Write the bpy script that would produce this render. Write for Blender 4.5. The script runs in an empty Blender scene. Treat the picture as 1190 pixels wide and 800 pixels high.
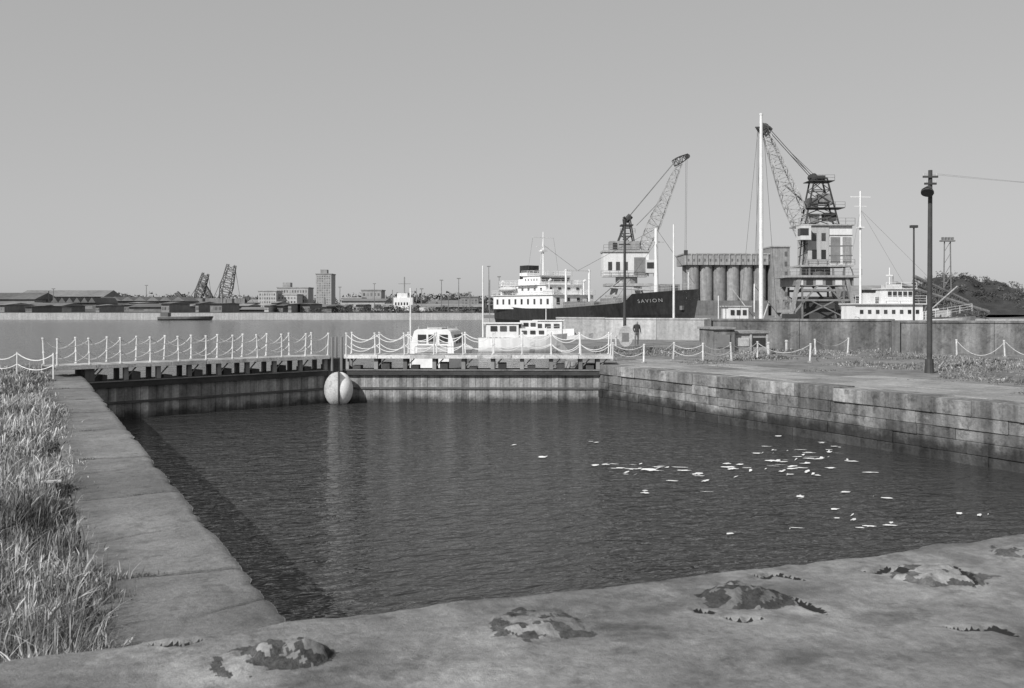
import bpy, math, random
import numpy as np
from mathutils import Vector, Matrix
random.seed(4); rng=np.random.default_rng(4)
EYE=2.6; F=1157.0; TH=math.atan(0.488)
CS,SN=math.cos(TH),math.sin(TH)
# world frame: X across the lock, Y along the lock. View frame: x right, d forward.
def W(x,d): return (x*CS+d*SN, -x*SN+d*CS)
def P(px,d): return W((px-595)/F*d,d)
def Z(py,d): return EYE+(358-py)/F*d
# ---------------------------------------------------------------- materials
MATS={}
def M(name,c,var=.35,scale=.8,rough=.85,bump=.25,bscale=14,streak=0,wet=None,metal=0,fine=.25,spots=0):
    m=bpy.data.materials.new(name); m.use_nodes=True; nt=m.node_tree; N=nt.nodes; L=nt.links
    b=N['Principled BSDF']; b.inputs['Roughness'].default_value=rough; b.inputs['Metallic'].default_value=metal
    tc=N.new('ShaderNodeTexCoord')
    def noise(s,det=4,mp=None,r=.6):
        n=N.new('ShaderNodeTexNoise'); n.inputs['Scale'].default_value=s; n.inputs['Detail'].default_value=det; n.inputs['Roughness'].default_value=r
        if mp:
            q=N.new('ShaderNodeMapping'); q.inputs['Scale'].default_value=mp; L.new(tc.outputs['Object'],q.inputs['Vector']); L.new(q.outputs[0],n.inputs['Vector'])
        else: L.new(tc.outputs['Object'],n.inputs['Vector'])
        return n.outputs['Fac']
    def rangeto(o,a,b_,lo,hi):
        r=N.new('ShaderNodeMapRange'); r.inputs[1].default_value=a; r.inputs[2].default_value=b_; r.inputs[3].default_value=lo; r.inputs[4].default_value=hi; L.new(o,r.inputs[0]); return r.outputs[0]
    def mul(a,b_):
        q=N.new('ShaderNodeMath'); q.operation='MULTIPLY'; L.new(a,q.inputs[0])
        if isinstance(b_,float): q.inputs[1].default_value=b_
        else: L.new(b_,q.inputs[1])
        return q.outputs[0]
    f=rangeto(noise(scale,5),.3,.7,1-var,1+var)
    if fine: f=mul(f,rangeto(noise(scale*13,5,None,.7),.3,.7,1-fine,1+fine))
    if streak: f=mul(f,rangeto(noise(1.0,5,(2.2,2.2,.18)),.35,.65,1-streak,1+streak))
    if spots: f=mul(f,rangeto(noise(scale*3.1,6,None,.75),.52,.64,1.0,1-spots))
    if wet is not None:
        g=N.new('ShaderNodeNewGeometry'); sx=N.new('ShaderNodeSeparateXYZ'); L.new(g.outputs['Position'],sx.inputs[0])
        ad=N.new('ShaderNodeMath'); ad.operation='ADD'; L.new(sx.outputs[2],ad.inputs[0]); L.new(rangeto(noise(1.3,5),.3,.7,-.22,.22),ad.inputs[1])
        f=mul(f,rangeto(ad.outputs[0],wet-.08,wet+.22,.25,1.0))
    at=N.new('ShaderNodeAttribute'); at.attribute_name='shade'
    f=mul(f,at.outputs['Fac']); f=mul(f,float(c))
    cc=N.new('ShaderNodeCombineColor')
    for i in range(3): L.new(f,cc.inputs[i])
    L.new(cc.outputs[0],b.inputs['Base Color'])
    if bump:
        bp=N.new('ShaderNodeBump'); bp.inputs['Strength'].default_value=bump; bp.inputs['Distance'].default_value=.05
        L.new(noise(bscale,6,None,.7),bp.inputs['Height']); L.new(bp.outputs[0],b.inputs['Normal'])
    MATS[name]=m; return name
concrete=M('concrete',.29,.25,.7,.9,.5,12,spots=.3)
slabc=M('cement_render',.215,.26,.9,.92,.5,30,spots=.38,fine=.28)
stain=M('stained_cement',.085,.4,2.5,.9,.9,24,spots=.5,fine=.4)
crackm=M('crack_dirt',.012,.3,3,.95,0)
cope=M('coping_stone',.175,.25,.9,.9,.5,18,spots=.35)
stone=M('dock_stone',.19,.38,.7,.9,1.0,7,streak=.42,wet=-1.28,spots=.5)
timber=M('gate_timber',.25,.35,.7,.85,.6,10,streak=.55,wet=-1.62,spots=.3)
dtimber=M('dark_timber',.035,.4,.9,.8,.4,10)
paintw=M('white_paint',.7,.15,.6,.6,.1,20,fine=.15)
paintd=M('weathered_white_paint',.5,.3,1.2,.7,.2,20,spots=.35)
white=M('ship_white',.74,.1,.15,.55,0,fine=.08,streak=.08)
black=M('ship_black',.02,.4,.1,.5,0,streak=.3)
steel=M('steel_grey',.17,.3,.3,.6,0)
dsteel=M('dark_steel',.045,.3,.3,.6,0)
lsteel=M('light_steel',.34,.2,.3,.6,0,streak=.15)
glass=M('window_dark',.04,.2,.3,.25,0)
soil=M('quay_soil',.19,.4,.25,.95,.7,6,spots=.5)
earth=M('earth',.10,.4,.5,.95,.8,12,spots=.4)
brick=M('old_brick_wall',.15,.35,.4,.9,.5,10,streak=.35,spots=.45)
wallc=M('concrete_wall',.36,.12,.25,.9,.2,8,streak=.15)
siloc=M('silo_concrete',.25,.14,.08,.9,0,streak=.15)
farw=M('far_wall_light',.40,.15,.05,.9,0)
fard=M('far_dark_hazed',.12,.3,.05,.9,0)  # distance haze painted into the colour: grey in place of black
farm=M('far_mid',.20,.25,.05,.9,0)
wood=M('pole_wood',.05,.3,2,.85,.3,20)
cloth=M('cloth_dark',.05,.2,3,.9,0); skin=M('skin',.35,.1,3,.7,0)
foam=M('floating_scum',.85,.08,5,.8,0)
leaf=M('foliage',.07,.4,.1,.9,0)
coal=M('coal_heap_surface',.045,.5,.35,.95,1.0,1.5,fine=.5)
seabed=M('seabed',.08,.3,.01,.95,0)
def grassmat():
    m=bpy.data.materials.new('dry_grass'); m.use_nodes=True; nt=m.node_tree; N=nt.nodes; L=nt.links
    b=N['Principled BSDF']; b.inputs['Roughness'].default_value=.8
    at=N.new('ShaderNodeAttribute'); at.attribute_name='shade'; L.new(at.outputs['Fac'],b.inputs['Base Color'])
    MATS['dry_grass']=m
grassmat()
def watermat(name,base,s1,d1,d2,rough):
    m=bpy.data.materials.new(name); m.use_nodes=True; nt=m.node_tree; N=nt.nodes; L=nt.links
    b=N['Principled BSDF']; b.inputs['Base Color'].default_value=(base,base,base,1); b.inputs['Roughness'].default_value=rough; b.inputs['IOR'].default_value=1.34
    tc=N.new('ShaderNodeTexCoord'); mp=N.new('ShaderNodeMapping'); mp.inputs['Rotation'].default_value=(0,0,TH+.1); mp.inputs['Scale'].default_value=(1,2.0,1)
    L.new(tc.outputs['Object'],mp.inputs['Vector'])
    a=N.new('ShaderNodeTexNoise'); a.inputs['Scale'].default_value=s1; a.inputs['Detail'].default_value=2.5; a.inputs['Distortion'].default_value=.6; L.new(mp.outputs[0],a.inputs['Vector'])
    c=N.new('ShaderNodeTexNoise'); c.inputs['Scale'].default_value=s1*.3; c.inputs['Detail'].default_value=2; L.new(mp.outputs[0],c.inputs['Vector'])
    b1=N.new('ShaderNodeBump'); b1.inputs['Strength'].default_value=1; b1.inputs['Distance'].default_value=d1; L.new(c.outputs['Fac'],b1.inputs['Height'])
    b2=N.new('ShaderNodeBump'); b2.inputs['Strength'].default_value=1; b2.inputs['Distance'].default_value=d2; L.new(a.outputs['Fac'],b2.inputs['Height'])
    L.new(b1.outputs[0],b2.inputs['Normal']); L.new(b2.outputs[0],b.inputs['Normal'])
    MATS[name]=m
watermat('lock_water_mat',.042,2.4,.22,.20,.05); watermat('dock_water_mat',.05,1.6,.2,.1,.12)
# ---------------------------------------------------------------- builder
class B:
    def __init__(s,name,loc=(0,0,0),rot=0):
        s.name=name; s.loc=loc; s.rot=rot; s.v=[]; s.f=[]; s.m=[]; s.sh=[]; s.ms=[]
    def mi(s,m):
        if m not in s.ms: s.ms.append(m)
        return s.ms.index(m)
    def add(s,vs,fs,mat,sh=1.):
        o=len(s.v); s.v+= [tuple(v) for v in vs]; i=s.mi(mat)
        for f in fs: s.f.append([o+k for k in f]); s.m.append(i); s.sh.append(sh)
    def box(s,x0,x1,y0,y1,z0,z1,mat,sh=1.):
        vs=[(x,y,z) for z in (z0,z1) for x,y in ((x0,y0),(x1,y0),(x1,y1),(x0,y1))]
        s.add(vs,[(3,2,1,0),(4,5,6,7),(0,1,5,4),(1,2,6,5),(2,3,7,6),(3,0,4,7)],mat,sh)
    def beam(s,p,q,r,mat,n=4,r2=None,sh=1.):
        p=Vector(p);q=Vector(q);d=q-p
        if d.length<1e-6: return
        d.normalize(); u=d.cross(Vector((0,0,1)))
        if u.length<.05: u=Vector((1,0,0))
        u.normalize(); w=d.cross(u); r2=r if r2 is None else r2; vs=[]
        for c,rr in ((p,r),(q,r2)):
            for i in range(n):
                a=2*math.pi*(i+.5)/n; vs.append(c+(u*math.cos(a)+w*math.sin(a))*rr)
        s.add(vs,[(i,(i+1)%n,n+(i+1)%n,n+i) for i in range(n)]+[tuple(range(n-1,-1,-1)),tuple(range(n,2*n))],mat,sh)
    def tube(s,pts,r,mat,n=4):
        for a,b in zip(pts[:-1],pts[1:]): s.beam(a,b,r,mat,n)
    def chain(s,p,q,sag,r,mat,k=8):
        p=Vector(p);q=Vector(q)
        s.tube([p.lerp(q,i/k)-Vector((0,0,sag*4*(i/k)*(1-i/k))) for i in range(k+1)],r,mat,4)
    def lattice(s,p,q,w0,wm,w1,n,r,mat,side=(0,1,0),br=None):
        p=Vector(p);q=Vector(q);d=(q-p).normalized(); a=Vector(side).normalized(); b=d.cross(a).normalized(); br=br or r*.6
        def ring(t):
            w=(w0+(wm-w0)*t/.35) if t<.35 else (wm+(w1-wm)*(t-.35)/.65)
            c=p.lerp(q,t); return [c+a*w/2*i+b*w/2*j for i,j in ((1,1),(1,-1),(-1,-1),(-1,1))]
        R=[ring(i/n) for i in range(n+1)]
        for i in range(n):
            for k in range(4):
                s.beam(R[i][k],R[i+1][k],r,mat)
                s.beam(R[i][k],R[i+1][(k+1)%4] if i%2 else R[i+1][k-1],br,mat)
                s.beam(R[i][k],R[i][(k+1)%4],br,mat)
    def windows(s,x0,x1,z0,z1,nx,nz,y,mat='window_dark',fx=.5,fz=.5):
        dx=(x1-x0)/nx; dz=(z1-z0)/nz
        for i in range(nx):
            for j in range(nz):
                cx=x0+dx*(i+.5); cz=z0+dz*(j+.5)
                s.box(cx-dx*fx/2,cx+dx*fx/2,y-.06,y+.1,cz-dz*fz/2,cz+dz*fz/2,mat,random.uniform(.6,2.2))
    def rail(s,pts,h,mat,r=.04,rows=3,closed=False):
        if closed: pts=pts+[pts[0]]
        for a,b in zip(pts[:-1],pts[1:]):
            a=Vector(a);b=Vector(b);n=max(1,int((b-a).length/1.6))
            for i in range(n+1):
                c=a.lerp(b,i/n); s.beam(c,c+Vector((0,0,h)),r,mat)
            for k in range(1,rows+1): s.beam(a+Vector((0,0,h*k/rows)),b+Vector((0,0,h*k/rows)),r*.8,mat)
    def finish(s,bevel=0,smooth=False):
        me=bpy.data.meshes.new(s.name); me.from_pydata(s.v,[],s.f)
        for m in s.ms: me.materials.append(MATS[m])
        me.polygons.foreach_set('material_index',s.m)
        at=me.attributes.new('shade','FLOAT','FACE'); at.data.foreach_set('value',s.sh)
        if smooth: me.polygons.foreach_set('use_smooth',[True]*len(s.f))
        me.update(); o=bpy.data.objects.new(s.name,me); o.location=s.loc; o.rotation_euler=(0,0,s.rot)
        bpy.context.scene.collection.objects.link(o)
        if bevel:
            bm=o.modifiers.new('b','BEVEL'); bm.width=bevel; bm.segments=2; bm.limit_method='ANGLE'
        return o
def VB(name,px,d,extra=0):   # object standing at bearing px, range d, facing the quay
    x,y=P(px,d); b=B(name,(x,y,0),-TH+extra); b.k=d/F; b.px=px; b.d=d
    b.X=lambda q:(q-px)*d/F; b.Zp=lambda q:Z(q,d); return b
def lat(shape,seed):
    return np.random.default_rng(seed).random(shape)
def vnoise(x,y,seed=0):
    L=lat((256,256),seed); xi=np.floor(x).astype(int); yi=np.floor(y).astype(int); fx=x-xi; fy=y-yi
    fx=fx*fx*(3-2*fx); fy=fy*fy*(3-2*fy); g=lambda a,b:L[a%256,b%256]
    return (g(xi,yi)*(1-fx)+g(xi+1,yi)*fx)*(1-fy)+(g(xi,yi+1)*(1-fx)+g(xi+1,yi+1)*fx)*fy
def fbm(x,y,seed=0,o=4):
    t=0;a=.5
    for i in range(o): t=t+a*vnoise(x*2**i,y*2**i,seed+i); a*=.5
    return t
def poly_prism(name,pts,z0,z1,mat,zt=None):
    b=B(name); n=len(pts)
    b.add([(x,y,z1) for x,y in pts],[tuple(range(n))],mat)
    b.add([(x,y,z1) for x,y in pts]+[(x,y,z0) for x,y in pts],[(i,n+i,n+(i+1)%n,(i+1)%n) for i in range(n)],zt or mat)
    return b
def gridmesh(name,GX,GY,GZ,SH,mats,skirt=None,MI=None):
    ny,nx=GX.shape; V=np.stack([GX.ravel(),GY.ravel(),GZ.ravel()],1); idx=np.arange(nx*ny).reshape(ny,nx)
    FA=np.stack([idx[:-1,:-1],idx[1:,:-1],idx[1:,1:],idx[:-1,1:]],-1).reshape(-1,4)
    SF=((SH[:-1,:-1]+SH[1:,1:]+SH[1:,:-1]+SH[:-1,1:])/4).ravel(); mi=np.zeros(len(FA),int) if MI is None else MI[:-1,:-1].ravel().astype(int)
    if skirt is not None:
        edge_idx,sk=skirt; n0=len(V); V=np.concatenate([V,sk]); fr=n0+np.arange(len(edge_idx)); k=len(edge_idx)-1
        FA=np.concatenate([FA,np.stack([fr[:-1],edge_idx[:-1],edge_idx[1:],fr[1:]],-1)]); SF=np.concatenate([SF,np.full(k,.8)]); mi=np.concatenate([mi,np.zeros(k,int)])
    me=bpy.data.meshes.new(name); me.from_pydata(V.tolist(),[],FA.tolist())
    for m in mats: me.materials.append(MATS[m])
    me.polygons.foreach_set('material_index',mi.tolist())
    at=me.attributes.new('shade','FLOAT','FACE'); at.data.foreach_set('value',SF.tolist())
    me.polygons.foreach_set('use_smooth',[True]*len(FA)); me.update()
    o=bpy.data.objects.new(name,me); bpy.context.scene.collection.objects.link(o); return o
# ---------------------------------------------------------------- setting
g=B('ground'); g.add([(-9000,-6000,-5),(9000,-6000,-5),(9000,12000,-5),(-9000,12000,-5)],[(0,1,2,3)],seabed); g.finish()
lw=B('lock_water'); lw.add([(1.5,3,-1.8),(24,3,-1.8),(24,39.7,-1.8),(12.9,45.5,-1.8),(1.5,42.2,-1.8)],[(0,1,2,3,4)],'lock_water_mat'); lw.finish()
dw=B('dock_water'); dw.add([(-6000,43,-.8),(1.9,43,-.8),(12.9,46.1,-.8),(23.9,40.3,-.8),(6000,41,-.8),(6000,9000,-.8),(-6000,9000,-.8)],[tuple(range(7))],'dock_water_mat'); dw.finish()
lq=B('grass_field'); lq.box(-5000,.55,-5000,47,-5,-.03,earth); lq.finish()
c=B('left_quay_wall'); c.box(.56,1.92,3,47,-5,-.40,stone); c.finish()
joints=[10.25,14.7,18.6,22.9,27.0,30.8,35.2,39.0,42.6]
us=5.5*np.exp(np.linspace(0,math.log(47/5.5),1000)); ns=np.concatenate([np.linspace(.56,1.80,34),np.linspace(1.815,1.97,12)])
CX,CU=np.meshgrid(ns,us); CZ=.018*(fbm(CX*1.2,CU*.5,61)-.5)+.012*(fbm(CX*6,CU*6,62)-.5)
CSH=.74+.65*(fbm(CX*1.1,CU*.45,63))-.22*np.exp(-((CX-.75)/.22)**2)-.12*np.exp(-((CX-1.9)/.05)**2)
for i,jn in enumerate(joints):
    jl=jn+.10*(fbm(CX*2.2,CX*0+i,70+i)-.47)+(.12 if i%2 else -.08)*(CX-1.25); q=np.abs(CU-jl); w=.022+.0018*jn
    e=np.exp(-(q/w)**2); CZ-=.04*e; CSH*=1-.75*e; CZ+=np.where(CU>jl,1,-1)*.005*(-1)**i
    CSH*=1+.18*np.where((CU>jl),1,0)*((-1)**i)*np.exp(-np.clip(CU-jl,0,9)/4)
for cu0,ax,ln in ((12.1,1.1,.5),(17,.95,.7),(8.9,1.7,.35),(25,1.3,.6)):
    q=np.abs(CU-(cu0+.45*(CX-ax)+.15*(fbm(CX*5,CX*0,int(cu0))-.5))); e=np.exp(-(q/.02)**2)*np.exp(-((CX-ax)/ln)**4); CZ-=.02*e; CSH*=1-.6*e
chip=np.clip(fbm(CU*1.6,CU*0+2,81)-.52,0,1)*.22+.03*(fbm(CU*6,CU*0,82)-.5)
t=np.clip((CX-1.80)/.17,0,1); CXX=CX-chip*t; CZ-=.035*t**4+.22*np.clip(chip,0,1)*t**2
ei=(np.arange(len(us))*len(ns)+len(ns)-1)
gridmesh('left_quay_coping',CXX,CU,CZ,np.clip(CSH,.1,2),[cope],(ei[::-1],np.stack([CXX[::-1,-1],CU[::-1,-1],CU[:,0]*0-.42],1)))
rp=[(24.72,-4000),(24.72,43.2),(42,77),P(825,86),P(1183,82),P(1900,80),(3000,20),(3000,-4000)]
rq=poly_prism('right_quay_ground',rp,-5,-.02,soil,wallc); rq.finish()
c=B('right_quay_wall')
z=0.; hs=[.46,.38,.32,.36,.34,.36,.4]
for ci,h in enumerate(hs):
    u=3.-random.random()
    while u<43.2:
        l=random.uniform(.6,1.7) if ci else random.uniform(.9,2.0)
        e=min(u+l,43.2); off=random.uniform(-.03,.03)+(-.05 if ci==0 else 0)
        c.box(23.8+off,24.72,u,e-.006,z-h+.005+random.uniform(0,.006),z+(random.uniform(-.03,.012) if ci==0 else 0),stone,random.uniform(.6,1.3)*(1.35 if ci==0 else .95)); u=e
    z-=h
c.box(23.9,24.6,3,43.1,-5,-.05,dtimber)
c.finish(.018)
c=B('quay_paving')
for i in range(3):
    u=4.
    while u<41:
        l=random.uniform(1.8,3.2); x0=24.74+i*1.55
        if random.random()<.93: c.box(x0,x0+1.53,u,u+l-.02,-.2,random.uniform(-.012,.006),concrete,random.uniform(.7,1.1))
        u+=l
c.finish(.015)
def wallrun(name,a,bp,h,t,mat,capm,piers=0):
    a=Vector((*a,0));q=Vector((*bp,0)); d=q-a; L=d.length; ob=B(name,a,math.atan2(d.y,d.x))
    n=int(L/4)
    for i in range(n):
        hh=h+random.uniform(-.03,.03); ob.box(i*L/n+.01,(i+1)*L/n-.01,0,t,-.3,hh,mat,random.uniform(.85,1.15))
        ob.box(i*L/n+.005,(i+1)*L/n-.005,-.06,t+.06,hh+.003,hh+.14,capm,random.uniform(.9,1.2))
        if piers and i%piers==0: ob.box(i*L/n-.2,i*L/n+.25,-.2,-.003,-.3,hh+.1,mat,.85)
    ob.finish(.02); return ob
wallrun('concrete_wall',P(646,86),P(826,80),1.65,.35,wallc,wallc)
wallrun('brick_wall',P(822,63),P(1040,61),1.75,.35,brick,brick,3)
wallrun('brick_wall',P(1040,57),P(1400,54),1.75,.35,brick,brick,3)
h=VB('brick_hut',860,58,.15); X=h.X
h.box(X(826),X(852),-.2,2.2,-.2,1.35,brick,1.3); h.box(X(852.5),X(896),.15,2.4,-.2,1.1,concrete,1.1)
h.box(X(824),X(852.3),-.35,2.3,1.352,1.48,concrete,.9); h.box(X(852.6),X(899),0,2.5,1.102,1.25,concrete,.95)
h.box(X(856),X(872),.1,.2,.35,.85,paintd,.9); h.box(X(877),X(892),.1,.2,.35,.85,glass); h.box(X(831),X(846),-.26,-.1,.3,1.05,farm)
for q in (854,874,894): h.box(X(q)-.06,X(q)+.06,.06,.15,-.1,1.08,concrete,1.3)
h.finish(.01)
# ---------------------------------------------------------------- foreground parapet
nx,ny=900,250
xs=np.linspace(-4.0,10.0,nx); ts=np.linspace(0,4.1,ny)
GX,GT=np.meshgrid(xs,ts); edge=6.69-.058*(GX-1.58)+.09*(fbm(GX*.9,GX*0+3,7)-.5)*2+.06*(fbm(GX*5,GX*0,9)-.5)
GY=edge-GT
GZ=.5+.07*(fbm(GX*.8,GY*.8,1)-.5)+.03*(fbm(GX*3,GY*3,2)-.5)+.010*(fbm(GX*16,GY*16,5)-.5)
GZ-=.035*np.exp(-(GT/.05))
SH=(1.02+.9*(fbm(GX*.8,GY*1.2,12)-.47)+.35*(fbm(GX*6,GY*6,17)-.5))
SH*=1-.35*np.clip((fbm(GX*1.7+3,GY*2.4,19)-.54)*8,0,1)
MI=np.zeros(GX.shape)
def cp(px,py,h=2.1):
    d=h*F/(py-358); return W((px-595)/F*d,d)
for (px,py,r,hh,dk) in ((858,692,.27,.075,.34),(628,728,.27,.055,.42),(342,764,.23,.10,.33),(1088,668,.29,.07,.38),(1186,642,.22,.05,.4),(283,772,.18,.02,.48)):
    bx,by=cp(px,py); dx=(GX-bx); dy=(GY-by); ang=np.arctan2(dy,dx)
    rr=np.sqrt((dx*CS-dy*SN)**2+((dx*SN+dy*CS)*1.1)**2)/r*(1+.6*(fbm(ang*1.1+9,ang*0+px,3)-.5)+.8*(fbm(GX*6,GY*6,21)-.5))
    bump=np.clip(1-rr**2,0,1)**.7
    tx=fbm(GX*8,GY*8,33)
    GZ+=hh*bump*(1+1.3*(tx-.5))+.035*(fbm(GX*18,GY*18,35)-.5)*np.clip(bump*3,0,1)
    nz=fbm(GX*9,GY*9,8+int(px)%7)
    MI=np.where((nz+.16*np.exp(-((rr-.95)/.2)**2)>dk+.12)&(rr<1.12),1,MI)
    SH*=1+.3*np.exp(-(((GX-bx+.28)**2+(GY-by+.12)**2)/.05))  # paler spot on each bump's sunward side: a highlight painted into the tone
cracks=[[(872,667),(888,670),(900,665),(915,669),(934,673)],[(1000,660),(1018,663),(1030,656),(1056,656)],[(1040,660),(1058,668)],[(1092,655),(1110,660),(1122,670),(1137,682)],[(925,694),(940,703),(960,712)],
 [(1098,726),(1120,730),(1150,727),(1165,733),(1183,738)],[(808,706),(830,712)],[(842,716),(862,720),(886,715)],[(175,748),(210,751),(243,745)]]
Q=np.full(GX.shape,9.)
for ci,cr in enumerate(cracks):
    pts=[cp(*q) for q in cr]; fine=[]
    for a,b in zip(pts[:-1],pts[1:]):
        for t in np.linspace(0,1,10,endpoint=False): fine.append((a[0]+(b[0]-a[0])*t+random.uniform(-.012,.012),a[1]+(b[1]-a[1])*t+random.uniform(-.02,.02)))
    for k,(a,b) in enumerate(fine):
        w=.036*(.25+math.sin(math.pi*(k+.5)/len(fine)))*random.uniform(.6,1.3)
        Q=np.minimum(Q,np.sqrt(((GX-a)*1.2)**2+(GY-b)**2)/w)
e=np.clip((1.3-Q)*2.2,0,1)
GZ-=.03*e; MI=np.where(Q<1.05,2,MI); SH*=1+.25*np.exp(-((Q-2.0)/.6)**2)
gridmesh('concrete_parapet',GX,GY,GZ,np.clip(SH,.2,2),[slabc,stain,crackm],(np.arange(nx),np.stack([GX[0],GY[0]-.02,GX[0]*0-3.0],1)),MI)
bb=B('concrete_platform'); bb.box(-30,30,-6,2.6,-4,.44,slabc,.9); bb.box(10.0,30,2.6,6.15,-4,.46,slabc,.9); bb.box(-30,-4.0,2.6,6.9,-4,.46,slabc,.9); bb.finish(.03)
# ---------------------------------------------------------------- lock gates
def gate(name,a,bp,flip):
    a=Vector((*a,0)); q=Vector((*bp,0)); d=q-a; L=d.length
    ob=B(name,a,math.atan2(d.y,d.x))   # +x along leaf, +y = away from camera
    n=int(L/.32)
    for i in range(n):
        ob.box(i*L/n+.004,(i+1)*L/n-.004,random.uniform(-.01,.01),.12,-4,-.52,timber,random.uniform(.7,1.25))
    ob.box(0,L,.121,.8,-4,-.4,dtimber)
    ob.box(0,L,-.16,.82,-.52,-.24,dtimber,1.2); ob.box(.02,L-.02,-.20,-.165,-.30,-.25,paintd,.45)
    ob.box(0,L,-.06,-.005,-1.18,-1.08,dtimber,2.6)
    s0,s1=(-1.15,L-.35) if not flip else (.35,L+.55)
    ob.box(s0,s1,-.25,1.0,.30,.36,dtimber,1.5)
    n=int((s1-s0)/.2)
    for i in range(n): ob.box(s0+i*(s1-s0)/n+.005,s0+(i+1)*(s1-s0)/n-.005,-.34,1.08,.363,.42,paintd,random.uniform(.5,.95))
    k=8
    for i in range(k):
        ob.box(s0+(s1-s0)*i/k+.01,s0+(s1-s0)*(i+1)/k-.01,-.37,-.343,.26,.425+random.uniform(-.012,.012),paintd,random.uniform(.95,1.3)); 
    ob.box(s0,s1,1.083,1.11,.24,.425,paintw,.8)
    k=9
    for i in range(k+1):
        x=max(.1,min(L-.1,s0+.1+(s1-s0-.2)*i/k))
        for y in (-.12,.75):
            ob.box(x-.09,x+.09,y-.08,y+.08,-.24,.3,farm,random.uniform(.6,1.6))
        ob.box(x+.25,x+.62,-.1,.6,-.24,-.24+random.uniform(.1,.32),dtimber,random.uniform(.8,2.5))
        ob.beam((x,-.12,-.2),(x+.45,-.12,.28),.035,steel)
    ob.finish(.008)
    r=B('chain_railing',a,math.atan2(d.y,d.x))
    m=10 if not flip else 9
    for y in (-.3,1.04):
        pp=[s0+.08+(s1-s0-.16)*i/m for i in range(m+1)]
        for x in pp:
            tl=random.uniform(-.05,.05)
            r.beam((x,y,.42),(x+tl,y,1.42),.032,paintw,6); r.beam((x+tl,y,1.40),(x+tl,y,1.46),.05,paintw,6); r.beam((x+tl*.4,y,.86),(x+tl*.4,y,.93),.045,paintw,6)
            r.beam((x,y,.425),(x,y,.46),.07,paintd,6)
        for x,x2 in zip(pp[:-1],pp[1:]):
            r.chain((x,y,1.38),(x2,y,1.38),random.uniform(.22,.40),.024,paintw); r.chain((x,y,.9),(x2,y,.9),random.uniform(.18,.36),.021,paintw)
    r.finish()
gate('lock_gate',(1.96,41.6),(12.75,45.2),False)
gate('lock_gate',(13.05,45.2),(23.85,39.6),True)
fd=B('gate_fender_buoy',(12.9,44.6,-1.14),-TH*.6)
for s,m,sh in ((-1,paintd,.95),(1,paintw,1.15)):
    na,nb=14,14; vs=[]
    for i in range(na+1):
        for j in range(nb+1):
            th=math.pi*i/na; ph=math.pi*j/nb
            vs.append((s*(.04+.62*math.sin(th)*math.sin(ph)),.58*math.sin(th)*math.cos(ph),.80*math.cos(th)))
    fs=[(i*(nb+1)+j,(i+1)*(nb+1)+j,(i+1)*(nb+1)+j+1,i*(nb+1)+j+1) for i in range(na) for j in range(nb)]
    fd.add(vs,fs if s<0 else [f[::-1] for f in fs],m,sh)
fd.box(-.03,.03,-.6,.5,-.85,.83,dtimber,2)
fo=fd.finish(0,True)
gp=B('gate_meeting_post')
for x in (12.65,13.1):
    gp.beam((x,44.8,-.3),(x,44.8,1.25),.06,farm,8); gp.beam((x,45.7,-.3),(x,45.7,1.25),.06,farm,8)
gp.box(12.5,13.3,44.9,46.0,-.5,.25,dtimber,1.5); gp.finish()
r=B('chain_fence')
pts=[(.9,40.2),(-.3,41.6),(-1.4,43.2),(-2.6,44.8),(-4.0,46.2),(-6,46.5),(-8,46.5),(-10,46.5)]
for x,y in pts: r.beam((x,y,-.03),(x,y,.95),.035,paintw,6)
for a,b in zip(pts[:-1],pts[1:]):
    r.chain((*a,.9),(*b,.9),.25,.02,paintw); r.chain((*a,.5),(*b,.5),.2,.018,paintw)
r.finish()
def chainfence(lst,rows=1,sag=.3):
    r=B('chain_fence'); Q=[]
    for px,py in lst:
        d=EYE*F/(py-358); Q.append(P(px,d))
    for x,y in Q:
        t=random.uniform(-.08,.08); r.beam((x,y,-.1),(x+t,y,.85),.045,paintd,8,sh=1.2); r.beam((x+t,y,.84),(x+t,y,.9),.06,paintd,8,sh=1.2); r.beam((x,y,-.03),(x,y,.06),.12,concrete,8)
    for a,b in zip(Q[:-1],Q[1:]):
        r.chain((*a,.82),(*b,.82),sag+random.uniform(-.05,.25),.02,paintd,10)
        if rows>1: r.chain((*a,.5),(*b,.5),sag,.018,paintd,10)
    r.finish()
chainfence([(712,419),(748,422),(782,419),(817,420),(850,419),(880,417)],2,.25)
chainfence([(880,417),(941,421),(948,413),(985,411)],1,.4)
chainfence([(1112,414),(1168,415),(1230,418)],1,.6)
for px,py in ((716,402),(893,412),(914,409)):
    d=EYE*F/(py-358); x,y=P(px,d); b=B('white_bollard',(x,y,0)); b.beam((0,0,-.1),(0,0,.6),.08,paintd,10); b.beam((0,0,.6),(0,0,.7),.11,paintd,10,.08); b.finish()
for px,py in ((755,412),):
    d=EYE*F/(py-358); x,y=P(px,d); b=B('mooring_bollard',(x,y,0)); b.beam((0,0,-.1),(0,0,.06),.28,dsteel,14); b.beam((0,0,.06),(0,0,.32),.14,dsteel,14,.12); b.beam((0,0,.32),(0,0,.4),.2,dsteel,14,.17); b.finish(.01)
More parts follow.
